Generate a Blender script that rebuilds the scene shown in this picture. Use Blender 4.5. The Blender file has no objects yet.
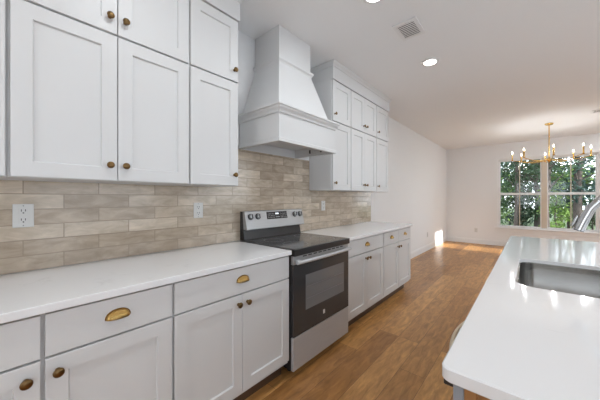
import bpy, bmesh, math, random
from mathutils import Vector, Matrix
random.seed(7)
PI = math.pi
sc = bpy.context.scene
C = sc.collection

# ------------------------------------------------------------------ camera
cam = bpy.data.cameras.new('camera'); co = bpy.data.objects.new('camera', cam); C.objects.link(co)
cam.sensor_width = 36; cam.lens = 263.14 / 600 * 36; cam.shift_y = -0.0032; cam.clip_start = 0.02
co.location = (1.9128, 0, 1.2827)
co.rotation_euler = (PI / 2, 0, 0.71994)
sc.camera = co
# ------------------------------------------------------------------ view, world, sun
vs = sc.view_settings
vs.view_transform = 'Standard'; vs.look = 'None'; vs.exposure = 0.92; vs.gamma = 1; vs.use_curve_mapping = False
w = bpy.data.worlds.new('sky'); sc.world = w; w.use_nodes = True
nt = w.node_tree; nt.nodes.clear()
wo = nt.nodes.new('ShaderNodeOutputWorld'); bg = nt.nodes.new('ShaderNodeBackground')
sk = nt.nodes.new('ShaderNodeTexSky'); sk.sky_type = 'HOSEK_WILKIE'; sk.turbidity = 6; sk.ground_albedo = 0.4
sk.sun_direction = Vector((0.8, 0.1, 0.5)).normalized()
mx = nt.nodes.new('ShaderNodeMix'); mx.data_type = 'RGBA'; mx.inputs[0].default_value = 0.75
nt.links.new(sk.outputs[0], mx.inputs[6]); mx.inputs[7].default_value = (0.84, 0.92, 1.0, 1)
nt.links.new(mx.outputs[2], bg.inputs[0]); bg.inputs[1].default_value = 3.0
nt.links.new(bg.outputs[0], wo.inputs[0])
sun = bpy.data.lights.new('sun', 'SUN'); sun.energy = 5; sun.angle = math.radians(1.5); sun.color = (1, .99, .96)
so = bpy.data.objects.new('sun', sun); C.objects.link(so)
so.rotation_euler = Vector((1.0, -0.03, 0.36)).to_track_quat('Z', 'Y').to_euler()

def portal(loc, rot, sx, sy):
    l = bpy.data.lights.new('window_portal', 'AREA'); l.shape = 'RECTANGLE'; l.size = sx; l.size_y = sy
    l.cycles.is_portal = True
    o = bpy.data.objects.new('window_portal', l); C.objects.link(o); o.location = loc; o.rotation_euler = rot
YF, XR, YB, H = 8.8765, 4.6, -3.6, 2.742
LAMP = 2.6     # watts of one ceiling downlight
CANDLE = 1.0   # watts of one chandelier bulb
# ------------------------------------------------------------------ materials
def lin(c): return tuple(((v / 255) / 12.92 if v / 255 <= .04045 else ((v / 255 + .055) / 1.055) ** 2.4) for v in c) + (1,)
def mat(name, col, rough=.5, metal=0, spec=.5, **k):
    m = bpy.data.materials.new(name); m.use_nodes = True
    b = m.node_tree.nodes['Principled BSDF']
    b.inputs['Base Color'].default_value = col if len(col) == 4 else (*col, 1)
    b.inputs['Roughness'].default_value = rough; b.inputs['Metallic'].default_value = metal
    b.inputs['Specular IOR Level'].default_value = spec
    for kk, v in k.items(): b.inputs[kk.replace('_', ' ')].default_value = v
    return m
def N(m, t, **k):
    n = m.node_tree.nodes.new(t)
    for a, v in k.items(): setattr(n, a, v)
    return n
def L(m, a, b): m.node_tree.links.new(a, b)
def P(m): return m.node_tree.nodes['Principled BSDF']
def ramp(m, stops):
    r = N(m, 'ShaderNodeValToRGB'); e = r.color_ramp.elements
    while len(e) < len(stops): e.new(.5)
    for i, (p, c) in enumerate(stops): e[i].position = p; e[i].color = c if len(c) == 4 else (*c, 1)
    return r
def noisy(m, scale, amt, c1, c2, stretch=(1, 1, 1), bump=0):
    tc = N(m, 'ShaderNodeTexCoord'); mp = N(m, 'ShaderNodeMapping'); mp.inputs['Scale'].default_value = stretch
    no = N(m, 'ShaderNodeTexNoise'); no.inputs['Scale'].default_value = scale; no.inputs['Detail'].default_value = 4
    L(m, tc.outputs['Object'], mp.inputs[0]); L(m, mp.outputs[0], no.inputs[0])
    r = ramp(m, [(.5 - amt, c1), (.5 + amt, c2)]); L(m, no.outputs[0], r.inputs[0]); L(m, r.outputs[0], P(m).inputs['Base Color'])
    if bump:
        b = N(m, 'ShaderNodeBump'); b.inputs['Strength'].default_value = bump; b.inputs['Distance'].default_value = .002
        L(m, no.outputs[0], b.inputs['Height']); L(m, b.outputs[0], P(m).inputs['Normal'])
    return m
M = {}
M['cab'] = noisy(mat('cabinet_paint', (.8, .8, .8), .42), 3, .3, (.68, .68, .68), (.695, .695, .695))
M['cabin'] = mat('cabinet_inner_edge', (.60, .60, .61), .6)
M['wall'] = noisy(mat('wall_paint', (.8, .8, .8), .6), 40, .3, (.83, .83, .83), (.85, .85, .85), bump=.04)
M['ceil'] = noisy(mat('ceiling_paint', (.8, .8, .8), .85), 60, .3, (.89, .895, .90), (.90, .905, .91), bump=.05)
M['trim'] = mat('trim_paint', (.84, .84, .84), .35)
M['greypaint'] = mat('grey_cabinet_paint', (.30, .32, .35), .45)  # same even grey on island panels and doors
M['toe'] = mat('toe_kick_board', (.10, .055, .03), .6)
M['plastic'] = mat('white_plastic', (.68, .665, .64), .35)
M['slot'] = mat('dark_slot', (.02, .02, .02), .6)
M['brass'] = mat('aged_brass', (.43, .27, .09), .27, 1)
M['knob'] = mat('antique_brass', (.17, .105, .045), .30, 1)
M['gold'] = mat('satin_gold', (.72, .45, .13), .25, 1)
M['chrome'] = mat('brushed_nickel', (.50, .50, .50), .18, 1)
M['blackglass'] = mat('black_glass', (.05, .05, .052), .1)
M['cooktop'] = mat('ceramic_cooktop', (.12, .12, .122), .10)
M['blackenamel'] = mat('black_enamel', (.02, .02, .021), .3)
M['ovenglass'] = mat('oven_glass', (.20, .20, .205), .15)
M['rack'] = mat('oven_rack', (.25, .25, .26), .4, .6)
M['glow'] = mat('lamp_lens', (1, 1, 1), .5, Emission_Color=(1, .96, .9, 1), Emission_Strength=5)
M['flame'] = mat('candle_bulb', (1, 1, 1), .5, Emission_Color=(1, .86, .66, 1), Emission_Strength=9)
M['digit'] = mat('display_digits', (.1, .1, .1), .5, Emission_Color=(.8, .9, 1, 1), Emission_Strength=1.0)
M['print'] = mat('printed_mark', (.6, .6, .6), .5)
M['tan'] = mat('window_vinyl_tan', (.62, .54, .44), .5)
m = M['steel'] = mat('brushed_stainless', (.58, .575, .57), .38, .65)
noisy(m, 6, .35, (.40, .405, .41), (.50, .505, .51), (1, 1, 60))
m = M['steel_light'] = mat('brushed_stainless_front', (.6, .6, .6), .42, .4)
noisy(m, 6, .35, (.50, .51, .525), (.60, .61, .625), (1, 1, 60))
m = M['sink'] = noisy(mat('sink_steel', (.5, .5, .5), .24, 1), 8, .35, (.34, .335, .32), (.48, .47, .455), (1, 30, 1))
# quartz
m = M['quartz'] = mat('white_quartz', (.86, .86, .86), .08, 0, .5)
tc = N(m, 'ShaderNodeTexCoord'); n1 = N(m, 'ShaderNodeTexNoise'); n1.inputs['Scale'].default_value = 2.2; n1.inputs['Detail'].default_value = 7
n1.inputs['Distortion'].default_value = 1.2
n2 = N(m, 'ShaderNodeTexNoise'); n2.inputs['Scale'].default_value = 9; n2.inputs['Detail'].default_value = 5
L(m, tc.outputs['Object'], n1.inputs[0]); L(m, tc.outputs['Object'], n2.inputs[0])
r1 = ramp(m, [(.488, (0, 0, 0)), (.5, (1, 1, 1)), (.512, (0, 0, 0))]); L(m, n1.outputs[0], r1.inputs[0])
r2 = ramp(m, [(.54, (0, 0, 0)), (.66, (1, 1, 1))]); L(m, n2.outputs[0], r2.inputs[0])
mu = N(m, 'ShaderNodeMath', operation='MULTIPLY'); L(m, r1.outputs[0], mu.inputs[0]); L(m, r2.outputs[0], mu.inputs[1])
mu2 = N(m, 'ShaderNodeMath', operation='MULTIPLY'); L(m, mu.outputs[0], mu2.inputs[0]); mu2.inputs[1].default_value = .22
mc = N(m, 'ShaderNodeMix', data_type='RGBA'); L(m, mu2.outputs[0], mc.inputs[0])
mc.inputs[6].default_value = (.83, .83, .835, 1); mc.inputs[7].default_value = (.5, .5, .51, 1)
L(m, mc.outputs[2], P(m).inputs['Base Color'])

def brick(m, order, off, bw, rh, mortar, c1, c2, cm, stretch, streakscale, sc1, sc2, bias=0, bumpd=.002, offset=.5, freq=2):
    """brick layout in (u along the length, v across the rows) with streaky colour inside each piece"""
    tc = N(m, 'ShaderNodeTexCoord'); sp = N(m, 'ShaderNodeSeparateXYZ'); L(m, tc.outputs['Object'], sp.inputs[0])
    cb = N(m, 'ShaderNodeCombineXYZ')
    for i in range(2):
        a = N(m, 'ShaderNodeMath', operation='SUBTRACT'); L(m, sp.outputs[order[i]], a.inputs[0]); a.inputs[1].default_value = off[i]
        L(m, a.outputs[0], cb.inputs[i])
    br = N(m, 'ShaderNodeTexBrick'); br.offset = offset; br.offset_frequency = freq; br.squash = 1
    L(m, cb.outputs[0], br.inputs['Vector'])
    for k, v in (('Scale', 1), ('Mortar Size', mortar), ('Mortar Smooth', .1), ('Bias', bias), ('Brick Width', bw), ('Row Height', rh)): br.inputs[k].default_value = v
    br.inputs['Color1'].default_value = (0, 0, 0, 1); br.inputs['Color2'].default_value = (1, 1, 1, 1); br.inputs['Mortar'].default_value = (0, 0, 0, 1)
    # random per piece drives both the tone and an offset of the streak noise
    vm = N(m, 'ShaderNodeVectorMath', operation='MULTIPLY_ADD'); L(m, cb.outputs[0], vm.inputs[0]); vm.inputs[1].default_value = stretch
    sv = N(m, 'ShaderNodeVectorMath', operation='SCALE'); sv.inputs[0].default_value = (13, 7, 29); L(m, br.outputs['Color'], sv.inputs['Scale'])
    L(m, sv.outputs[0], vm.inputs[2])
    no = N(m, 'ShaderNodeTexNoise'); no.inputs['Scale'].default_value = streakscale; no.inputs['Detail'].default_value = 6; no.inputs['Roughness'].default_value = .6
    no.inputs['Distortion'].default_value = .6
    L(m, vm.outputs[0], no.inputs[0])
    base = N(m, 'ShaderNodeMix', data_type='RGBA'); L(m, br.outputs['Color'], base.inputs[0]); base.inputs[6].default_value = c1; base.inputs[7].default_value = c2
    st = ramp(m, [(.32, sc1), (.68, sc2)]); L(m, no.outputs[0], st.inputs[0])
    mm = N(m, 'ShaderNodeMix', data_type='RGBA', blend_type='MULTIPLY'); mm.inputs[0].default_value = 1; L(m, base.outputs[2], mm.inputs[6]); L(m, st.outputs[0], mm.inputs[7])
    fin = N(m, 'ShaderNodeMix', data_type='RGBA'); L(m, br.outputs['Fac'], fin.inputs[0]); L(m, mm.outputs[2], fin.inputs[6]); fin.inputs[7].default_value = cm
    L(m, fin.outputs[2], P(m).inputs['Base Color'])
    h = N(m, 'ShaderNodeMath', operation='MULTIPLY_ADD'); L(m, br.outputs['Fac'], h.inputs[0]); h.inputs[1].default_value = -1; 
    h2 = N(m, 'ShaderNodeMath', operation='MULTIPLY'); L(m, no.outputs[0], h2.inputs[0]); h2.inputs[1].default_value = .35; L(m, h2.outputs[0], h.inputs[2])
    b = N(m, 'ShaderNodeBump'); b.inputs['Strength'].default_value = .6; b.inputs['Distance'].default_value = bumpd
    L(m, h.outputs[0], b.inputs['Height']); L(m, b.outputs[0], P(m).inputs['Normal'])
    return br
m = M['tile'] = mat('glazed_tile', (.5, .45, .4), .13)
brick(m, (1, 2), (.076, .9145), .306, .0778, .0022, lin((180, 163, 144)), lin((216, 201, 182)), lin((160, 144, 127)), (1, 2.6, 1), 8, (.74, .72, .69), (1.10, 1.10, 1.10), 0, .0025)
m = M['floor'] = mat('oak_plank_floor', (.4, .25, .12), .33)
brick(m, (1, 0), (0, .09), 1.22, .18, .0012, lin((160, 113, 65)), lin((212, 160, 98)), lin((92, 62, 36)), (1.3, 6, 1), 4.6, (.62, .58, .54), (1.15, 1.13, 1.1), 0, .0008, .37, 3)
m = M['wood'] = mat('birch_plywood', (.5, .3, .15), .5)
noisy(m, 5, .3, lin((150, 105, 62)), lin((176, 128, 80)), (1, 1, .15))
def glassmat():
    m = bpy.data.materials.new('window_glass'); m.use_nodes = True; t = m.node_tree; t.nodes.clear()
    o = t.nodes.new('ShaderNodeOutputMaterial'); a = t.nodes.new('ShaderNodeBsdfTransparent'); g = t.nodes.new('ShaderNodeBsdfGlossy')
    g.inputs['Roughness'].default_value = .02; f = t.nodes.new('ShaderNodeFresnel'); f.inputs[0].default_value = 1.3; x = t.nodes.new('ShaderNodeMixShader')
    t.links.new(f.outputs[0], x.inputs[0]); t.links.new(a.outputs[0], x.inputs[1]); t.links.new(g.outputs[0], x.inputs[2]); t.links.new(x.outputs[0], o.inputs[0])
    return m
M['glass'] = glassmat()
M['grass'] = noisy(mat('lawn', (.2, .25, .1), 1, 0, 0), 1.5, .25, (.07, .10, .05), (.17, .20, .15))
M['bark'] = noisy(mat('bark', (.1, .08, .07), 1, 0, 0), 6, .3, (.05, .042, .037), (.12, .10, .09), (4, 4, .6))
def leafmat(name, a, b):
    m = mat(name, a, .7, 0, .15); noisy(m, .9, .2, a, b)
    P(m).inputs['Transmission Weight'].default_value = 0
    return m
M['leaf'] = [leafmat('leaves_dark_green', (.015, .032, .02), (.045, .085, .04)), leafmat('leaves_mid_green', (.022, .05, .025), (.075, .13, .05)),
             leafmat('leaves_bright_green', (.09, .17, .035), (.22, .33, .08)), leafmat('leaves_blue_green', (.018, .04, .035), (.05, .09, .075))]

# ------------------------------------------------------------------ mesh helpers
def obj(name, bm, m, parent=None, smooth=False, loc=None):
    bmesh.ops.recalc_face_normals(bm, faces=bm.faces)
    me = bpy.data.meshes.new(name); bm.to_mesh(me); bm.free()
    if m: me.materials.append(m)
    if smooth:
        for p in me.polygons: p.use_smooth = True
        try: me.set_sharp_from_angle(angle=math.radians(40))
        except Exception: pass
    o = bpy.data.objects.new(name, me); C.objects.link(o)
    if parent is not None: o.parent = parent
    if loc: o.location = loc
    return o
def thing(name, label, cat, loc=(0, 0, 0), group=None, rz=0):
    o = bpy.data.objects.new(name, None); C.objects.link(o); o.location = loc; o.rotation_euler = (0, 0, rz); o.empty_display_size = .05
    o['label'] = label; o['category'] = cat
    if group: o['group'] = group
    return o
def tag(o, label, cat, group=None):
    o['label'] = label; o['category'] = cat
    if group: o['group'] = group
    return o
def struct(name, bm, m, parent=None, smooth=False):
    o = obj(name, bm, m, parent, smooth)
    if parent is None: o['kind'] = 'structure'
    return o
def dup(o, parent=None, loc=None):
    c = o.copy(); C.objects.link(c); c.parent = parent
    if loc is not None: c.location = loc
    for ch in list(o.children): dup(ch, c)
    return c
def box(bm, x0, x1, y0, y1, z0, z1, bev=0):
    vs_ = [bm.verts.new((x, y, z)) for x in (x0, x1) for y in (y0, y1) for z in (z0, z1)]
    fs = [(0, 1, 3, 2), (4, 6, 7, 5), (0, 4, 5, 1), (2, 3, 7, 6), (0, 2, 6, 4), (1, 5, 7, 3)]
    ff = [bm.faces.new([vs_[i] for i in f]) for f in fs]
    if bev:
        es = set(e for f in ff for e in f.edges)
        bmesh.ops.bevel(bm, geom=list(es), offset=bev, segments=2, affect='EDGES', profile=.5)
    return bm
def B(*a, bev=0):
    return box(bmesh.new(), *a, bev=bev)
def loops(bm, rings, cap0=True, cap1=True, closed=True):
    rr = [[bm.verts.new(v) for v in r] for r in rings]
    n = len(rr[0])
    for a, b in zip(rr, rr[1:]):
        for i in range(n if closed else n - 1): bm.faces.new((a[i], a[(i + 1) % n], b[(i + 1) % n], b[i]))
    if cap0: bm.faces.new(rr[0][::-1])
    if cap1: bm.faces.new(rr[-1])
    return bm
def lathe(bm, prof, axis='z', n=24, c=(0, 0, 0)):
    rings = []
    for r, h in prof:
        ring = []
        for i in range(n):
            a = 2 * PI * i / n; u, v = max(r, 1e-4) * math.cos(a), max(r, 1e-4) * math.sin(a)
            p = {'z': (u, v, h), 'x': (h, u, v), 'y': (u, h, v)}[axis]
            ring.append((p[0] + c[0], p[1] + c[1], p[2] + c[2]))
        rings.append(ring)
    return loops(bm, rings)
def tube(bm, pts, r, n=12, cap=True):
    pts = [Vector(p) for p in pts]; rs = r if isinstance(r, (list, tuple)) else [r] * len(pts)
    T = [(pts[min(i + 1, len(pts) - 1)] - pts[max(i - 1, 0)]).normalized() for i in range(len(pts))]
    up = Vector((0, 0, 1)) if abs(T[0].z) < .9 else Vector((1, 0, 0))
    nrm = T[0].cross(up).normalized(); rings = []
    for p, t, rad in zip(pts, T, rs):
        nrm = (nrm - t * nrm.dot(t)).normalized(); b = t.cross(nrm)
        rings.append([p + (nrm * math.cos(2 * PI * i / n) + b * math.sin(2 * PI * i / n)) * rad for i in range(n)])
    return loops(bm, rings, cap, cap)
def rectx(x, y0, y1, z0, z1, i=0): return [(x, y0 + i, z0 + i), (x, y1 - i, z0 + i), (x, y1 - i, z1 - i), (x, y0 + i, z1 - i)]
def shaker(bm, xb, y0, y1, z0, z1, t=.02, w=.062):
    return loops(bm, [rectx(xb, y0, y1, z0, z1), rectx(xb + t - .0015, y0, y1, z0, z1), rectx(xb + t, y0, y1, z0, z1, .0015),
                      rectx(xb + t, y0, y1, z0, z1, w), rectx(xb + t - .010, y0, y1, z0, z1, w + .004)])
def slab(bm, xb, y0, y1, z0, z1, t=.02):
    return loops(bm, [rectx(xb, y0, y1, z0, z1), rectx(xb + t - .0015, y0, y1, z0, z1), rectx(xb + t, y0, y1, z0, z1, .0015)])
def flipx(o):   # mirror a part to face -x is handled by rotating its thing instead
    return o
# ------------------------------------------------------------------ shell
struct('floor', B(-.1, XR + .1, YB - .1, YF + .1, -.1, 0), M['floor'])
struct('ceiling', B(-.1, XR + .1, YB - .1, YF + .1, H, H + .1), M['ceil'])
struct('wall_left', B(-.1, 0, YB - .1, YF + .1, 0, H), M['wall'])
def wall_with(name, axis, p, t, a0, a1, holes):
    """wall slab at axis=p..p+t spanning a0..a1, with rectangular holes (u0,u1,z0,z1) sorted by u"""
    bm = bmesh.new()
    def bx(u0, u1, z0, z1):
        if u1 - u0 < 1e-4 or z1 - z0 < 1e-4: return
        if axis == 'x': box(bm, p, p + t, u0, u1, z0, z1)
        else: box(bm, u0, u1, p, p + t, z0, z1)
    u = a0
    for h in holes:
        bx(u, h[0], 0, H); bx(h[0], h[1], 0, h[2]); bx(h[0], h[1], h[3], H); u = h[1]
    bx(u, a1, 0, H)
    return struct(name, bm, M['wall'])
W = (1.245, 3.075, .50, 2.32)
wall_with('wall_far', 'y', YF, .14, 0, XR, [W])
RH = [(-2.4, -.3, .3, 2.4), (.3, 2.4, .3, 2.4), (3.0, 5.1, .3, 2.4), (7.45, 8.3, .03, 2.08)]  # first three: unseen windows added for fill light; last: the glass door
wall_with('wall_right', 'x', XR, .12, YB - .1, YF + .1, RH)
BH = [(1.2, 3.5, .8, 2.3)]  # unseen opening behind the camera, added to let in fill light
wall_with('wall_back', 'y', YB - .12, .12, 0, XR, BH)
for h in RH: portal((XR + .13, (h[0] + h[1]) / 2, (h[2] + h[3]) / 2), (0, PI / 2, 0), h[3] - h[2], h[1] - h[0])
portal((2.35, YB - .13, 1.55), (PI / 2, 0, 0), 2.3, 1.5)
portal((2.165, YF + .2, 1.42), (-PI / 2, 0, 0), 1.8, 1.75)
def base(bm, y0, y1):
    pr = [(0.0005, 0), (.016, 0), (.016, .115), (.010, .128), (.007, .14), (.0005, .14)]
    return loops(bm, [[(x, y0, z) for x, z in pr], [(x, y1, z) for x, z in pr]])
struct('baseboard_left', base(bmesh.new(), 3.885, YF - .0005), M['trim'])
bm = bmesh.new(); pr = [(0.0005, 0), (.016, 0), (.016, .115), (.010, .128), (.007, .14), (.0005, .14)]
loops(bm, [[(.017, YF - d, z) for d, z in pr], [(XR, YF - d, z) for d, z in pr]]); struct('baseboard_far', bm, M['trim'])

# far twin window
wn = bpy.data.objects.new('window_1', None); C.objects.link(wn); wn.location = (2.165, YF, .50); wn['kind'] = 'structure'
def wpart(name, bm, m, parent=wn):
    bmesh.ops.translate(bm, verts=bm.verts, vec=(-2.165, -YF, -.50)); return obj(name, bm, m, parent)
def frame_y(bm, x0, x1, z0, z1, wl, wr, wb, wt, ya, yb):
    box(bm, x0, x0 + wl, ya, yb, z0, z1); box(bm, x1 - wr, x1, ya, yb, z0, z1)
    box(bm, x0 + wl, x1 - wr, ya, yb, z0, z0 + wb); box(bm, x0 + wl, x1 - wr, ya, yb, z1 - wt, z1)
    return bm
# drywall returns with sill and casing
bm = bmesh.new(); frame_y(bm, W[0] - .075, W[1] + .075, W[2] - .02, W[3] + .07, .074, .074, .0195, .069, YF - .015, YF - .001)
wpart('window_casing', bm, M['trim'])
wpart('window_sill', B(W[0] - .09, W[1] + .09, YF - .045, YF - .0155, W[2] - .025, W[2] + .0, bev=.004), M['trim'])
wpart('window_apron', B(W[0] - .07, W[1] + .07, YF - .016, YF - .001, W[2] - .115, W[2] - .026, bev=.003), M['trim'])
bm = bmesh.new(); frame_y(bm, W[0] + .0005, W[1] - .0005, W[2] + .0005, W[3] - .0005, .028, .028, .03, .028, YF + .03, YF + .11)
wpart('mullion', B(2.115, 2.215, YF + .03, YF + .11, W[2] + .031, W[3] - .029), M['tan'])
wpart('window_frame', bm, M['trim'])
for a, b in ((W[0] + .0295, 2.1145), (2.2155, W[1] - .0295)):
    for z0, z1, yy in ((W[2] + .032, 1.395, YF + .05), (1.397, W[3] - .03, YF + .075)):
        bm = bmesh.new(); frame_y(bm, a, b, z0, z1, .022, .022, .026, .03, yy, yy + .022)
        s_ = wpart('window_sash', bm, M['trim'])
        mid = (a + b) / 2
        wpart('muntin', B(mid - .009, mid + .009, yy - .001, yy + .023, z0 + .0265, z1 - .0305), M['tan'], s_)
        wpart('window_pane', B(a + .0225, b - .0225, yy + .009, yy + .012, z0 + .0265, z1 - .0305), M['glass'], s_)
# glazed units in the other walls (unseen windows added for fill light, and the glass door)
def side_glazing(name, h, nv, nh, cx):
    u0, u1, z0, z1 = h
    e = bpy.data.objects.new(name, None); C.objects.link(e); e.location = (XR, (u0 + u1) / 2, z0) if cx == 'x' else ((u0 + u1) / 2, YB, z0); e['kind'] = 'structure'
    e0 = Vector(e.location)
    def pb(bm, d0, d1, a, b, c, d):
        if cx == 'x': box(bm, XR + d0, XR + d1, a, b, c, d)
        else: box(bm, a, b, YB - d1, YB - d0, c, d)
    bm = bmesh.new(); g = .001
    pb(bm, .03, .08, u0 + g, u0 + .05, z0 + g, z1 - g); pb(bm, .03, .08, u1 - .05, u1 - g, z0 + g, z1 - g)
    pb(bm, .03, .08, u0 + .05, u1 - .05, z0 + g, z0 + .06); pb(bm, .03, .08, u0 + .05, u1 - .05, z1 - .05, z1 - g)
    for i in range(1, nv): c = u0 + (u1 - u0) * i / nv; pb(bm, .045, .065, c - .01, c + .01, z0 + .06, z1 - .05)
    for i in range(1, nh): c = z0 + (z1 - z0) * i / nh; pb(bm, .0455, .0645, u0 + .05, u1 - .05, c - .01, c + .01)
    bmesh.ops.translate(bm, verts=bm.verts, vec=-e0); f = obj(name.split('_')[0] + '_frame', bm, M['trim'], e)
    bm = bmesh.new(); pb(bm, .053, .056, u0 + .0505, u1 - .0505, z0 + .0605, z1 - .0505)
    bmesh.ops.translate(bm, verts=bm.verts, vec=-e0); obj('window_pane', bm, M['glass'], e)
side_glazing('door_1', RH[3], 1, 1, 'x')
for i in range(3): side_glazing('window_%d' % (i + 3), RH[i], 2, 1, 'x')
side_glazing('window_2', BH[0], 3, 2, 'y')

# ------------------------------------------------------------------ backsplash
bm = bmesh.new()
box(bm, .0005, .0085, -1.2, 1.1375, .9155, 1.3695); box(bm, .0005, .0085, 1.1376, 2.3325, .9155, 1.709); box(bm, .0005, .0085, 2.3326, 3.875, .9155, 1.3695)
tag(obj('tile_backsplash', bm, M['tile']), 'glossy beige brick pattern tile covering the kitchen wall between counters and wall cabinets', 'backsplash')

# ------------------------------------------------------------------ hardware
def knob_bm(r=.0165):
    return lathe(bmesh.new(), [(.009, 0), (.009, .003), (.006, .006), (.0055, .014), (.011, .018), (r, .022), (r * .98, .026), (r * .75, .0295), (r * .35, .031), (0, .0313)], 'x', 20)
def cup_bm():
    bm = bmesh.new(); a, b, c = .043, .034, .025; nu, nv = 20, 8
    for s in (1, .9):
        grid = [[bm.verts.new((c * s * math.sin(PI / 2 * j / nv) * (abs(math.sin(PI * i / nu)) ** .8), a * s * math.cos(PI * i / nu), b * s * (abs(math.sin(PI * i / nu)) ** .8) * math.cos(PI / 2 * j / nv))) for i in range(nu + 1)] for j in range(nv + 1)]
        for j in range(nv):
            for i in range(nu):
                try: bm.faces.new((grid[j][i], grid[j][i + 1], grid[j + 1][i + 1], grid[j + 1][i]))
                except Exception: pass
    bmesh.ops.remove_doubles(bm, verts=bm.verts, dist=1e-5)
    # wall flange
    pts = [(0, a * 1.06 * math.cos(PI * i / 20), b * 1.10 * abs(math.sin(PI * i / 20)) ** .8) for i in range(21)]
    loops(bm, [[(0.0, y, z) for _, y, z in pts], [(.0015, y, z) for _, y, z in pts]])
    return bm
_kn = obj('knob', knob_bm(), M['knob'], smooth=True); KN = _kn.data
_cp = obj('cup_pull', cup_bm(), M['brass'], smooth=True); CP = _cp.data
bpy.data.objects.remove(_kn); bpy.data.objects.remove(_cp)
def hw(name, data, parent, loc):
    o = bpy.data.objects.new(name, data); C.objects.link(o); o.parent = parent; o.location = loc; return o

# ------------------------------------------------------------------ base cabinets (local origin: wall corner at y0 of the unit, floor)
XB = .609; XF = .630
def base_cab(y0, y1, cols, label, end_right=False):
    """cols: list of (a,b,[doors (a,b,knob_y)]) in world y"""
    t = thing('base_cabinet', label, 'cabinet', (0, y0, 0), 'base cabinets along the kitchen wall')
    bm = bmesh.new(); box(bm, .0095, XB - .001, 0, y1 - y0, .108, .883, bev=0)
    obj('cabinet_box', bm, M['cabin'] if False else M['cab'], t)
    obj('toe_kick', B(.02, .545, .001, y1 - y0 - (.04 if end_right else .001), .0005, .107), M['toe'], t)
    for a, b, doors in cols:
        d = obj('drawer', slab(bmesh.new(), XB, a - y0, b - y0, .722, .872), M['cab'], t)
        hw('cup_pull', CP, d, (XF - .0008, (a + b) / 2 - y0, .79))
        for c, e, k in doors:
            dd = obj('door', shaker(bmesh.new(), XB, c - y0, e - y0, .135, .713), M['cab'], t)
            hw('knob', KN, dd, (XF - .001, k - y0, .662))
    return t
base_cab(-.36, .546, [(-.35, .093, [(-.35, .093, .058)]), (.105, .540, [(.105, .540, .138)])],
         'white double base cabinet at the left edge of the photo, two drawers over two doors')
base_cab(.547, 1.353, [(.553, 1.347, [(.553, .9475, .917), (.9505, 1.347, .982)])],
         'white base cabinet directly left of the range, one wide drawer over two doors')
base_cab(2.118, 2.9405, [(2.126, 2.930, [(2.126, 2.526, 2.495), (2.529, 2.930, 2.560)])],
         'white base cabinet directly right of the range, one wide drawer over two doors')
base_cab(2.9415, 3.853, [(2.948, 3.392, [(2.948, 3.392, 3.362)]), (3.402, 3.845, [(3.402, 3.845, 3.432)])],
         'white double base cabinet at the end of the run by the bare wall', True)
# countertops
def counter(y0, y1, label):
    bm = box(bmesh.new(), .0095, .652, y0, y1, .884, .9145, bev=.003)
    tag(obj('countertop', bm, M['quartz']), label, 'countertop')
counter(-1.2, 1.352, 'white quartz countertop on the base cabinets left of the range')
counter(2.1175, 3.868, 'white quartz countertop on the base cabinets right of the range')

# ------------------------------------------------------------------ wall cabinets
XU = .309; XUF = .330
def wall_cab(y0, y1, z0, z1, doors, label, group, name='wall_cabinet', knz=None):
    t = thing(name, label, 'cabinet', (0, y0, z0), group)
    obj('cabinet_box', B(.009, XU - .001, 0, y1 - y0, .0005, z1 - z0), M['cab'], t)
    for a, b, k in doors:
        d = obj('door', shaker(bmesh.new(), XU, a - y0, b - y0, .002, z1 - z0 - .008, w=.064), M['cab'], t)
        hw('knob', KN, d, (XUF - .001, k - y0, knz))
    return t
g1, g2 = 'tall wall cabinets', 'small stacked wall cabinets'
Z1, Z2, Z3 = 1.370, 2.1125, 2.556
U = [(-.75, .0185, [(-.745, -.368, -.40), (-.364, .0135, -.33)], 'at the left photo edge'),
     (.0195, .7725, [(.027, .3945, .362), (.3985, .768, .429)], 'left of the range hood, two doors'),
     (.7735, 1.137, [(.780, 1.131, 1.098)], 'immediately left of the range hood, one door'),
     (2.333, 2.7145, [(2.341, 2.708, 2.372)], 'immediately right of the range hood, one door'),
     (2.7155, 3.3905, [(2.722, 3.053, 3.020), (3.056, 3.384, 3.090)], 'with two doors, second along right of the hood'),
     (3.3915, 3.80, [(3.398, 3.793, 3.430)], 'rightmost, ending at the bare wall')]
for y0, y1, d, s in U:
    wall_cab(y0, y1, Z1, Z2 - .001, d, 'tall white wall cabinet ' + s, g1, knz=.077)
    wall_cab(y0, y1, Z2, Z3, d, 'small white cabinet stacked up top ' + s, g2, 'upper_wall_cabinet', knz=.077)
# dark reveal between face frames is real gap; frieze boards with small crown
def crown(y0, y1, label, left, right):
    t = thing('cabinet_crown', label, 'crown moulding', (0, y0, Z3 + .001))
    W_ = y1 - y0; z = H - Z3 - .002
    obj('frieze_board', B(.001, .336, 0, W_, 0, z - .055), M['cab'], t)
    bm = bmesh.new()
    prof = [(.0, z - .0545), (.006, z - .050), (.010, z - .030), (.024, z - .012), (.026, z)]
    rings = []
    for off, zz in prof:
        rings.append([(.001, -off * left, zz), (.336 + off, -off * left, zz), (.336 + off, W_ + off * right, zz), (.001, W_ + off * right, zz)])
    loops(bm, rings); obj('crown_moulding', bm, M['cab'], t)
crown(-.75, 1.142, 'white frieze and crown above the wall cabinets left of the hood', 0, 1)
crown(2.333, 3.806, 'white frieze and crown above the wall cabinets right of the hood', 1, 1)

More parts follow.
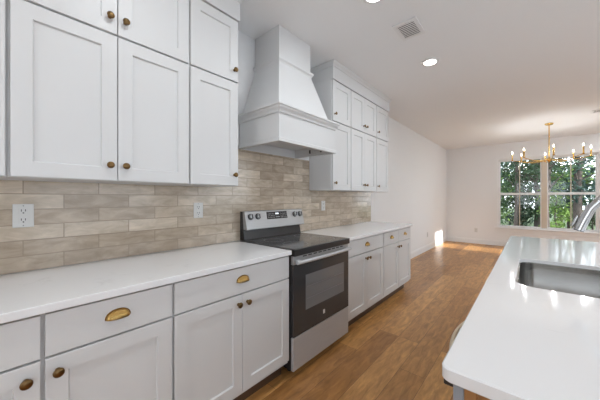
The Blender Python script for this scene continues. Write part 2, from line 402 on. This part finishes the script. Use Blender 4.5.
# ------------------------------------------------------------------ range hood
t = thing('range_hood', 'white wooden tapered range hood with moulded bands above the range', 'range hood', (0, 1.742, 1.71))
HY = 1.742
def hr(x, a, b, z): return [(.0095 if x > .0 else 0, a - HY, z - 1.71), (x, a - HY, z - 1.71), (x, b - HY, z - 1.71), (.0095, b - HY, z - 1.71)]
bm = bmesh.new()   # hollow lower box
o = [hr(.5, 1.375, 2.11, z) for z in (1.99, 1.712)]
i_ = [hr(.478, 1.397, 2.088, z) for z in (1.712, 1.79)]
for r in i_: r[0] = (.012, r[0][1], r[0][2]); r[3] = (.012, r[3][1], r[3][2])
loops(bm, [o[0], o[1], i_[0], i_[1]], True, True)
obj('hood_box', bm, M['cab'], t)
bm = bmesh.new(); loops(bm, [hr(.475, 1.395, 2.065, 1.9915), hr(.325, 1.545, 1.962, 2.445)]); obj('hood_taper', bm, M['cab'], t)
bm = bmesh.new(); loops(bm, [hr(.325, 1.545, 1.962, 2.4455), hr(.325, 1.545, 1.962, H - .001)]); obj('hood_chimney', bm, M['cab'], t)
def band(x, a, b, prof, name):
    """moulding wrapped round three sides, prof (offset, z)"""
    bm = bmesh.new(); rings = []
    for off, z in prof: rings.append([(.0095, a - off - HY, z - 1.71), (x + off, a - off - HY, z - 1.71), (x + off, b + off - HY, z - 1.71), (.0095, b + off - HY, z - 1.71)])
    loops(bm, rings, False, False, closed=False)
    return obj(name, bm, M['cab'], t)
band(.5, 1.375, 2.11, [(.0005, 1.928), (.010, 1.930), (.014, 1.945), (.028, 1.962), (.032, 1.975), (.040, 1.978), (.040, 1.992), (-.03, 1.9935)], 'hood_moulding')
band(.5, 1.375, 2.11, [(.0005, 1.742), (.006, 1.741), (.014, 1.735), (.014, 1.711), (-.021, 1.7105)], 'hood_moulding')
band(.325, 1.545, 1.962, [(.0005, 2.425), (.006, 2.427), (.010, 2.440), (.022, 2.452), (.024, 2.470), (.018, 2.474), (.0005, 2.476)], 'hood_moulding')
for xx in (.22, .36):
    obj('liner_clip', B(xx - .006, xx + .006, .335, .3455, .025, .06), M['slot'], t)

# ------------------------------------------------------------------ range
RY0, RY1 = 1.364, 2.111; RW = RY1 - RY0
t = thing('range', 'freestanding stainless steel electric range with black glass top and oven door', 'range', (0, RY0, 0))
obj('range_body', B(.03, .628, .004, RW - .004, .05, .868), M['blackenamel'], t)
for xx in (.10, .56):
    for yy in (.06, RW - .06): obj('foot', lathe(bmesh.new(), [(.014, .0005), (.018, .004), (.018, .01), (.010, .012), (.010, .0495)], 'z', 12, (xx, yy, 0)), M['slot'], t)
bm = box(bmesh.new(), .028, .668, .0, RW, .8685, .9165, bev=.004)
ct = obj('cooktop', bm, M['blackenamel'], t)
obj('glass_surface', B(.10, .655, .012, RW - .012, .9168, .9185), M['cooktop'], ct)
BG = mat('burner_grey', (.2, .2, .21), .3)
for cx, cy, r in ((.24, .20, .085), (.24, .565, .075), (.49, .20, .10), (.49, .565, .11)):
    n = 40; rr = [[(cx + q * math.cos(2 * PI * k / n), cy + q * math.sin(2 * PI * k / n), z) for k in range(n)] for q, z in ((r, .9186), (r, .9189), (r - .003, .9189), (r - .003, .9186))]
    obj('burner_ring', loops(bmesh.new(), rr, False, False), BG, ct)
# backguard: profile in x,z extruded along y
def prof_y(pr, y0, y1, bm=None):
    return loops(bm or bmesh.new(), [[(x, y0, z) for x, z in pr], [(x, y1, z) for x, z in pr]])
bgp = [(.012, .918), (.078, .918), (.074, .926), (.060, .985), (.058, 1.012), (.064, 1.014), (.050, 1.165), (.012, 1.165)]
bgd = obj('backguard', prof_y(bgp, .014, RW - .004), M['blackenamel'], t)
cpn = [(.066, 1.013), (.108, 1.009), (.112, 1.014), (.111, 1.020), (.078, 1.163), (.072, 1.169), (.052, 1.169)]
cp_ = obj('control_panel', prof_y(cpn, .010, RW + .010), M['steel'], t)
def onpanel(z): return .111 + (.078 - .111) * (z - 1.020) / (1.163 - 1.020)
ang = math.atan2(.033, .143)
def panel_part(name, bm, m, y, z, parent):
    bmesh.ops.rotate(bm, verts=bm.verts, cent=(0, 0, 0), matrix=Matrix.Rotation(-ang, 3, 'Y'))
    return obj(name, bm, m, parent, smooth=True, loc=(onpanel(z), y, z))
for wy in (1.430, 1.511, 1.994, 2.073):
    k = panel_part('control_knob', lathe(bmesh.new(), [(.020, .0056), (.021, .008), (.019, .026), (.016, .028), (0, .0285)], 'x', 24), M['steel'], wy - RY0, 1.119, cp_)
    bm = B(.0285, .033, -.005, .005, -.019, .019, bev=.002)
    bmesh.ops.rotate(bm, verts=bm.verts, cent=(0, 0, 0), matrix=Matrix.Rotation(-ang, 3, 'Y'))
    obj('knob_grip', bm, M['blackenamel'], k)
    bm = lathe(bmesh.new(), [(.027, .0006), (.027, .0055)], 'x', 24); bmesh.ops.rotate(bm, verts=bm.verts, cent=(0, 0, 0), matrix=Matrix.Rotation(-ang, 3, 'Y')); obj('knob_skirt', bm, M['blackenamel'], k)
dp = panel_part('control_display', B(.0006, .0025, -.133, .133, -.034, .034), M['blackglass'], 1.75 - RY0, 1.121, cp_)
bm = bmesh.new()
def onp(y0, y1, z0, z1): box(bm, .0027, .0032, y0, y1, z0, z1)
for k in range(4): onp(-.022 + k * .011, -.015 + k * .011, .008, .022)
bmesh.ops.rotate(bm, verts=bm.verts, cent=(0, 0, 0), matrix=Matrix.Rotation(-ang, 3, 'Y')); obj('clock_digits', bm, M['digit'], dp)
bm = bmesh.new()
for k in range(5):
    for zz in (.012, -.006, -.022):
        onp(-.12 + k * .018, -.112 + k * .018, zz, zz + .0035); onp(.045 + k * .018, .053 + k * .018, zz, zz + .0035)
for k in range(4): onp(-.022 + k * .013, -.013 + k * .013, -.020, -.016)
bmesh.ops.rotate(bm, verts=bm.verts, cent=(0, 0, 0), matrix=Matrix.Rotation(-ang, 3, 'Y')); obj('button_marks', bm, M['print'], dp)
# front: vent strip, door, drawer
vt = obj('vent_strip', B(.6285, .650, .003, RW - .003, .806, .867, bev=.002), M['steel'], t)
bm = bmesh.new()
for k in range(9):
    c = .13 + k * .063
    box(bm, .6503, .6512, c - .022, c + .022, .850, .859)
obj('vent_slot', bm, M['slot'], vt)
dr = obj('oven_door', B(.6285, .655, .001, RW - .001, .292, .804, bev=.004), M['blackglass'], t)
obj('oven_window', B(.6553, .6562, .135, .665, .452, .712, bev=0), M['ovenglass'], dr)
bm = bmesh.new()
for z in (.53, .62): box(bm, .6563, .6568, .15, .65, z, z + .004)
obj('oven_rack', bm, M['rack'], dr)
bm = bmesh.new()
pts = [(.683 + .010 * math.sin(PI * k / 16), .012 + (RW - .024) * k / 16, .826) for k in range(17)]
tube(bm, pts, .0135, 12); 
for y in (.045, RW - .045): box(bm, .6505, .683, y - .015, y + .015, .816, .838)
obj('oven_handle', bm, M['steel_light'], dr, smooth=True)
bm = bmesh.new()
# small light badge low on the door
box(bm, .6553, .6560, 1.729 - RY0 - .012, 1.729 - RY0 + .012, .352, .384); obj('badge', bm, M['print'], dr)
obj('storage_drawer', B(.6285, .653, .001, RW - .001, .052, .287, bev=.004), M['steel_light'], t)

# ------------------------------------------------------------------ island
IX0, IX1, IY0, IY1 = 1.7625, 2.86, .637, 3.285
SX0, SX1, SY0, SY1 = 1.862, 2.285, 1.452, 2.117
def rrect(x0, x1, y0, y1, r, n=8):
    out = []
    for cx, cy, a0 in ((x1 - r, y1 - r, 0), (x0 + r, y1 - r, 90), (x0 + r, y0 + r, 180), (x1 - r, y0 + r, 270)):
        for k in range(n + 1):
            a = math.radians(a0 + 90 * k / n); out.append((cx + r * math.cos(a), cy + r * math.sin(a)))
    return out
outer = rrect(IX0, IX1, IY0, IY1, .022); inner = rrect(SX0, SX1, SY0, SY1, .07)
bm = bmesh.new()
def R3(l, z): return [(x, y, z) for x, y in l]
out_in = rrect(IX0 + .003, IX1 - .003, IY0 + .003, IY1 - .003, .019)
in_out = rrect(SX0 - .002, SX1 + .002, SY0 - .002, SY1 + .002, .072)
loops(bm, [R3(in_out, .9145), R3(out_in, .9145), R3(outer, .9115), R3(outer, .887), R3(out_in, .884), R3(rrect(IX0 + .02, IX1 - .02, IY0 + .02, IY1 - .02, .01), .884), R3(rrect(IX0 + .0201, IX1 - .0201, IY0 + .0201, IY1 - .0201, .01), .8945), R3(inner, .8945), R3(inner, .9125), R3(in_out, .9145)], False, False)
bmesh.ops.remove_doubles(bm, verts=bm.verts, dist=1e-6)
tag(obj('island_countertop', bm, M['quartz'], smooth=True), 'white quartz island countertop with the sink cut into it', 'countertop')
# sink basin (undermount)
bm = bmesh.new()
fl = rrect(SX0 - .02, SX1 + .02, SY0 - .02, SY1 + .02, .085); rim = rrect(SX0 + .003, SX1 - .003, SY0 + .003, SY1 - .003, .068)
w1 = rrect(SX0 + .008, SX1 - .008, SY0 + .008, SY1 - .008, .065); w2 = rrect(SX0 + .03, SX1 - .03, SY0 + .03, SY1 - .03, .05)
w3 = rrect(2.0, 2.147, 1.71, 1.86, .06)
lo1 = rrect(SX0 + .004, SX1 - .004, SY0 + .004, SY1 - .004, .07)
loops(bm, [R3(lo1, .8905), R3(fl, .8905), R3(fl, .894), R3(rim, .894), R3(w1, .70), R3(w2, .672), R3(w3, .665)], False, True)
o = rrect(SX0 + .002, SX1 - .002, SY0 + .002, SY1 - .002, .07); o2 = rrect(SX0 + .02, SX1 - .02, SY0 + .02, SY1 - .02, .06)
loops(bm, [R3(lo1, .8905), R3(o, .70), R3(o2, .662)], False, True)
bmesh.ops.remove_doubles(bm, verts=bm.verts, dist=1e-6)
ts = thing('kitchen_sink', 'stainless steel undermount sink set in the white island countertop', 'sink', (2.07, 1.785, .662))
bmesh.ops.translate(bm, verts=bm.verts, vec=(-2.07, -1.785, -.662)); obj('basin', bm, M['sink'], ts, smooth=True)
obj('drain', lathe(bmesh.new(), [(.045, .0035), (.045, .006), (.036, .007), (.034, .0045), (0, .0045)], 'z', 28), M['chrome'], ts, smooth=True)
# faucet
tf = thing('kitchen_faucet', 'tall brushed nickel gooseneck pull down faucet beside the island sink', 'faucet', (2.40, 1.79, .915))
obj('faucet_base', lathe(bmesh.new(), [(.028, .0002), (.028, .006), (.022, .012), (.019, .05), (.017, .10), (.014, .12)], 'z', 24), M['chrome'], tf, smooth=True)
pts = [(0, 0, .12), (0, 0, .20)]
cx, cz, rr = -.130, .305, .130
for k in range(0, 15):
    a = math.radians(-8 + k * 10.6); pts.append((cx + rr * math.cos(a), 0, cz + rr * .95 * math.sin(a) + .0))
obj('spout', tube(bmesh.new(), pts, .0145, 14), M['chrome'], tf, smooth=True)
e = Vector(pts[-1])
hp = [e + Vector((.004, 0, .004)), e + Vector((-.016, 0, -.020)), Vector((-.280, 0, .320)), Vector((-.302, 0, .265)), Vector((-.318, 0, .218))]
sh = obj('spray_head', tube(bmesh.new(), hp, [.0155, .0165, .0175, .0195, .0215], 16), M['chrome'], tf, smooth=True)
obj('spray_nozzle', tube(bmesh.new(), [(-.3175, 0, .2179), (-.3185, 0, .2145)], [.018, .017], 16), M['slot'], sh)
obj('spray_button', tube(bmesh.new(), [(-.321, 0, .285), (-.335, 0, .250), (-.342, 0, .235)], [.004, .007, .005], 10), M['chrome'], sh, smooth=True)
obj('lever', tube(bmesh.new(), [(0, .018, .075), (0, .04, .078), (.0, .075, .105)], [.008, .006, .005], 10), M['chrome'], tf, smooth=True)

# island cabinet
ti = thing('island_cabinet', 'island base under the sink countertop with painted side and wooden end', 'cabinet', (1.785, .665, 0))
X0, Y0_ = 1.785, .665
def ib(*a, bev=0):
    bm = B(*a, bev=bev); bmesh.ops.translate(bm, verts=bm.verts, vec=(-X0, -Y0_, 0)); return bm
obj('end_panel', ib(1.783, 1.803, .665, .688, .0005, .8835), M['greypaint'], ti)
obj('end_back', ib(1.8035, 2.55, .690, .705, .0005, .8835), M['wood'], ti)
obj('end_post', ib(1.8035, 1.826, .668, .6895, .0005, .8835), M['wood'], ti)
obj('side_carcass', ib(1.80, 2.55, 1.300, 1.320, .1, .8835), M['wood'], ti)
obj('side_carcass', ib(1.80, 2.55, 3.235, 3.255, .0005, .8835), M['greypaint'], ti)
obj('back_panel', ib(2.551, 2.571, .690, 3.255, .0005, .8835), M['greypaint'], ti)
obj('cabinet_floor', ib(1.80, 2.55, 1.3205, 3.2345, .10, .12), M['wood'], ti)
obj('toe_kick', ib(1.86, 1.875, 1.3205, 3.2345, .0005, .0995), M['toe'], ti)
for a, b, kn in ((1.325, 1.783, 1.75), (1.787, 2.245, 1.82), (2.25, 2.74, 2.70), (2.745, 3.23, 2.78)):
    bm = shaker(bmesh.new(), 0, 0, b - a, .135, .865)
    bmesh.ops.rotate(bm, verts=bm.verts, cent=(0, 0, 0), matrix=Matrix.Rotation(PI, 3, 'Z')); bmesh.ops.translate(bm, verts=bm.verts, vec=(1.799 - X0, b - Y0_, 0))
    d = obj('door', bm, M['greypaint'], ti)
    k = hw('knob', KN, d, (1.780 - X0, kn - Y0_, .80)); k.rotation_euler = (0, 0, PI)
# dishwasher
td = thing('dishwasher', 'dishwasher in the aisle side of the island, its bowed handle showing past the countertop edge', 'dishwasher', (1.786, .692, 0))
obj('dishwasher_body', B(.028, .60, .018, .6, .06, .878), M['blackenamel'], td)
dd = obj('dishwasher_door', B(.0, .026, .0, .602, .10, .860, bev=.003), M['steel'], td)
obj('control_strip', B(-.024, -.0032, -.022, .602, .857, .875, bev=.003), M['blackenamel'], td)
pts = [(-.004 - .055 * math.sin(PI * k / 20) ** .8, .05 + .50 * k / 20, .835) for k in range(21)]
pts[0] = (-.0005, .05, .835); pts[-1] = (-.0005, .55, .835)
obj('handle', tube(bmesh.new(), pts, .0075, 12), mat('champagne_metal', (.66, .58, .44), .35, .9), dd, smooth=True)  # even tan metal tone over the whole handle

# ------------------------------------------------------------------ outlets
def outlet(loc, label, rz=0):
    t = thing('electrical_outlet', label, 'outlet', loc, 'electrical outlets', rz)
    pl = obj('cover_plate', B(.0003, .005, -.037, .037, -.058, .058, bev=.0015), M['plastic'], t)
    for z in (.0225, -.0225):
        s_ = obj('socket', B(.0052, .0068, -.017, .017, z - .0165, z + .0165, bev=.0006), M['plastic'], t)
        bm = bmesh.new()
        box(bm, .0069, .0074, -.0085, -.0055, z - .0015, z + .009); box(bm, .0069, .0074, .0055, .0085, z - .0015, z + .009)
        lathe(bm, [(.0032, .0069), (.0032, .0074)], 'x', 10, (0, 0, z - .0085))
        obj('socket_holes', bm, M['slot'], s_)
    for z in (.049, -.049): obj('screw', lathe(bmesh.new(), [(.0028, .0052), (.0025, .006)], 'x', 10, (0, 0, z)), M['rack'], t)
outlet((.0086, .077, 1.195), 'white outlet on the tile at the left edge, under the first cabinets')
outlet((.0086, .995, 1.190), 'white outlet on the tile just left of the range')
outlet((.0086, 2.598, 1.190), 'white outlet on the tile right of the range')
outlet((.0003, 6.945, .385), 'white outlet low on the bare left wall past the cabinets')
outlet((.748, YF - .0003, .38), 'white outlet low on the far wall left of the window', -PI / 2)

# ------------------------------------------------------------------ ceiling fixtures
def downlight(x, y, label, grp='recessed ceiling lights'):
    t = thing('recessed_light', label, 'ceiling light', (x, y, H - .012), grp)
    obj('trim_ring', lathe(bmesh.new(), [(.060, .004), (.062, .002), (.086, .006), (.088, .0115)], 'z', 32), M['trim'], t, smooth=True)
    obj('light_lens', lathe(bmesh.new(), [(.0595, .0022), (.0, .0015)], 'z', 32), M['glow'], t)
    l = bpy.data.lights.new('downlight_lamp', 'AREA'); l.shape = 'DISK'; l.size = .11; l.energy = LAMP; l.color = (.92, .965, 1)
    lo = bpy.data.objects.new('downlight_lamp', l); C.objects.link(lo); lo.location = (0, 0, -.004); lo.parent = t
downlight(1.104, 3.035, 'round recessed ceiling light nearer the dining end, past the vent')
downlight(1.07, 1.77, 'round recessed ceiling light cut by the top of the photo')
for i, (x, y) in enumerate([(1.07, .52), (1.07, -.75), (1.07, -2.0), (3.3, .52), (3.3, 1.77), (3.3, 3.035), (3.3, -.75), (3.3, -2.0), (3.3, 4.3), (3.3, 5.6), (3.3, 6.9), (3.3, 8.1)]):  # more downlights out of view, added for even fill
    downlight(x, y, 'round recessed ceiling light outside the photo frame', 'recessed lights outside the frame')
def vent(x, y, w_, l_, label, rz=0):
    t = thing('ceiling_vent', label, 'vent', (x, y, H - .010), None, rz)
    bm = bmesh.new(); a = .028
    box(bm, -w_ / 2, w_ / 2, -l_ / 2, -l_ / 2 + a, 0, .0095); box(bm, -w_ / 2, w_ / 2, l_ / 2 - a, l_ / 2, 0, .0095)
    box(bm, -w_ / 2, -w_ / 2 + a, -l_ / 2 + a, l_ / 2 - a, 0, .0095); box(bm, w_ / 2 - a, w_ / 2, -l_ / 2 + a, l_ / 2 - a, 0, .0095)
    obj('vent_frame', bm, M['trim'], t)
    obj('duct_opening', B(-w_ / 2 + a, w_ / 2 - a, -l_ / 2 + a, l_ / 2 - a, .008, .0095), M['slot'], t)
    n = int((l_ - 2 * a) / .023)
    for k in range(n):
        y_ = -l_ / 2 + a + (k + .5) * (l_ - 2 * a) / n
        bm = loops(bmesh.new(), [[(-w_ / 2 + a, y_ - .007, .0022), (w_ / 2 - a, y_ - .007, .0022), (w_ / 2 - a, y_ - .006, .0012), (-w_ / 2 + a, y_ - .006, .0012)],
                                 [(-w_ / 2 + a, y_ + .006, .0032), (w_ / 2 - a, y_ + .006, .0032), (w_ / 2 - a, y_ + .007, .0022), (-w_ / 2 + a, y_ + .007, .0022)]])
        obj('louver', bm, M['trim'], t)
vent(1.123, 2.33, .19, .27, 'white louvred ceiling vent in front of the recessed light')
vent(2.86, 6.60, .36, .22, 'white ceiling vent near the right edge above the dining area')
vent(2.29, 8.40, .36, .10, 'slim white ceiling vent behind the chandelier stem')

# ------------------------------------------------------------------ chandelier
CX, CY = 2.182, 7.08
t = thing('chandelier', 'gold eight armed chandelier with lit candle bulbs in front of the far window', 'chandelier', (CX, CY, H - .002))
D = -(H - .002)
obj('canopy', lathe(bmesh.new(), [(.012, -.030), (.055, -.026), (.064, -.012), (.064, 0)], 'z', 28), M['gold'], t, smooth=True)
obj('stem', tube(bmesh.new(), [(0, 0, -.029), (0, 0, 2.06 + D)], .0095, 12), M['gold'], t, smooth=True)
obj('hub', lathe(bmesh.new(), [(.0, 1.975 + D), (.010, 1.98 + D), (.018, 1.992 + D), (.012, 2.003 + D), (.03, 2.012 + D), (.05, 2.03 + D), (.05, 2.045 + D), (.03, 2.055 + D), (.014, 2.075 + D), (.0, 2.078 + D)], 'z', 24), M['gold'], t, smooth=True)
for k in range(8):
    a = math.radians(4 + 45 * k); R_ = .56; c, s_ = math.cos(a), math.sin(a)
    pts = [(c * r, s_ * r, z + D) for r, z in ((.045, 2.035), (.12, 2.018), (.22, 2.008), (.33, 2.012), (.43, 2.028), (.50, 2.045), (R_, 2.058))]
    ar = obj('arm', tube(bmesh.new(), pts, .0065, 8), M['gold'], t, smooth=True)
    obj('candle_holder', lathe(bmesh.new(), [(.0, 2.050 + D), (.018, 2.052 + D), (.024, 2.062 + D), (.0115, 2.066 + D), (.0115, 2.195 + D), (.0, 2.196 + D)], 'z', 16, (c * R_, s_ * R_, 0)), M['gold'], ar, smooth=True)
    b_ = obj('candle_bulb', lathe(bmesh.new(), [(.005, 2.1965 + D), (.007, 2.200 + D), (.011, 2.212 + D), (.009, 2.225 + D), (.004, 2.242 + D), (.0, 2.248 + D)], 'z', 14, (c * R_, s_ * R_, 0)), M['flame'], ar, smooth=True)
    l = bpy.data.lights.new('candle_lamp', 'POINT'); l.energy = CANDLE; l.shadow_soft_size = .02; l.color = (.95, .97, 1)
    lo = bpy.data.objects.new('candle_lamp', l); C.objects.link(lo); lo.location = (c * R_, s_ * R_, 2.275 + D); lo.parent = ar

# ------------------------------------------------------------------ outdoors
struct('ground', B(-30, 45, YF + .3, 60, -.6, -.5), M['grass'])['kind'] = 'structure'
M['siding'] = mat('pale_siding', (.72, .74, .76), .7)
nb = thing('neighboring_house', 'pale neighbouring house standing beside the right wall, outside the photo frame', 'house', (11, .8, -.5))  # unseen house shape, added to keep direct sun off the kitchen
obj('wall', B(-1.5, 4, -8, 5.7, 0, 4.6), M['siding'], nb)
obj('roof', prof_y([(-1.6, 4.61), (4.5, 4.61), (1.25, 6.0)], -8.3, 6.0), M['slot'], nb)
M['concrete'] = noisy(mat('pale_concrete', (.7, .7, .7), .8), 2, .3, (.68, .69, .70), (.76, .77, .78))
struct('patio', B(XR + .3, 9.4, YB - .31, YF + .29, -.6, -.08), M['concrete'])  # unseen pale slab, added to bounce daylight up to the ceiling
struct('back_patio', B(-4, 9.4, YB - 7, YB - .32, -.6, -.08), M['concrete'])  # second unseen slab added for bounce, outside the back wall
def tree(x, y, h, crown_r, z0, nleaf, lm, label, leafs=.10, trunk=.12, lean=0):
    kind = 'shrub' if 'shrub' in label else 'tree'
    t = thing(kind, label, kind, (x, y, -.5), kind + 's beyond the far window')
    rnd = random.Random(int(x * 100 + y * 1000))
    bm = bmesh.new(); pts = [(lean * k / 8 + rnd.uniform(-.06, .06), rnd.uniform(-.06, .06), h * .85 * k / 8) for k in range(9)]
    pts[0] = (0, 0, 0)
    tube(bm, pts, [trunk * (1 - .085 * k) for k in range(9)], 10)
    cl = []
    for k in range(26):
        a = rnd.uniform(0, 2 * PI); hh = rnd.uniform(z0, h); rad = crown_r * math.sqrt(max(.05, 1 - abs((hh - (z0 + h) / 2) / ((h - z0) / 2)) ** 2)) * rnd.uniform(.35, 1)
        p = Vector((math.cos(a) * rad + lean * hh / h, math.sin(a) * rad, hh)); cl.append(p)
        i = min(8, max(1, int((hh - .25 * rad) / (h * .85) * 8))); b0 = Vector(pts[i])
        tube(bm, [b0, (b0 + p) / 2 + Vector((0, 0, .08 * rad)), p], [trunk * .28, trunk * .18, trunk * .06], 6)
    obj('trunk' if kind == 'tree' else 'stem', bm, M['bark'], t, smooth=True)
    bm = bmesh.new()
    for i in range(nleaf):
        p = rnd.choice(cl) + Vector((rnd.gauss(0, 1), rnd.gauss(0, 1), rnd.gauss(0, .8))) * crown_r * .24
        n = Vector((rnd.gauss(0, 1), rnd.gauss(0, 1), rnd.gauss(0, 1) + .8)).normalized(); u = n.orthogonal().normalized(); u = Matrix.Rotation(rnd.uniform(0, 6), 3, n) @ u; v = n.cross(u)
        s = leafs * rnd.uniform(.6, 1.3)
        vs_ = [bm.verts.new(p + u * s), bm.verts.new(p + v * s * .45 + n * s * .1), bm.verts.new(p - u * s), bm.verts.new(p - v * s * .45 + n * s * .1)]
        bm.faces.new(vs_)
    f = obj('foliage', bm, lm, t)
TR = [(.35, 13.0, 6.5, .95, 2.1, 1500, 3, 'blue green tree with slim trunk nearest the left edge of the window', .075, .10, .1),
      (1.35, 15.6, 7.0, 1.1, 2.3, 2000, 0, 'dark tree with a slim trunk in the middle of the left window', .085, .09, .1),
      (2.3, 13.4, 6.5, 1.0, 2.1, 2200, 0, 'dark leafy tree filling the upper part of the right window', .075, .10, .1),
      (3.35, 15.6, 7.5, 1.15, 1.9, 2400, 3, 'blue green tree with a thick trunk in the right window', .09, .17, 0),
      (-.75, 17.3, 7.5, 1.5, 1.7, 2600, 1, 'leafy tree farther back behind the left edge of the window', .10, .12, 0),
      (2.15, 18.6, 8.0, 1.5, 1.0, 3000, 1, 'leafy tree farther back behind the window mullion', .11, .14, 0),
      (4.9, 18.4, 8.0, 1.5, 1.2, 3000, 0, 'dark green tree farther back at the right edge of the window', .11, .15, 0),
      (.45, 20.8, 3.4, .9, .7, 1400, 2, 'low bright green tree in the lower left window', .10, .07, 0),
      (3.5, 20.9, 3.6, 1.0, .7, 1700, 2, 'low bright green tree in the lower right window', .10, .07, 0),
      (-1.6, 24.5, 9.0, 2.2, .6, 3800, 1, 'tall green tree farthest back in the left window', .15, .16, 0),
      (3.4, 25.0, 9.5, 2.3, .6, 4000, 1, 'tall green tree farthest back in the right window', .15, .16, 0)]
TR += [(.55, 17.9, 2.6, .75, .25, 1300, 1, 'low bushy shrub under the trees in the left window', .08, .04, 0),
       (1.35, 21.5, 2.8, .85, .25, 1300, 3, 'low blue green shrub in the middle of the left window', .09, .04, 0),
       (2.75, 16.6, 2.4, .6, .25, 1200, 2, 'low bright shrub just right of the window mullion', .07, .04, 0),
       (4.35, 20.3, 2.8, .85, .25, 1300, 1, 'low bushy shrub at the lower right of the right window', .09, .04, 0),
       (1.55, 18.2, 2.2, .5, .25, 900, 0, 'low dark shrub just left of the window mullion', .07, .04, 0)]
for a in TR: tree(a[0], a[1], a[2], a[3], a[4], a[5], M['leaf'][a[6]], a[7], a[8], a[9], a[10])
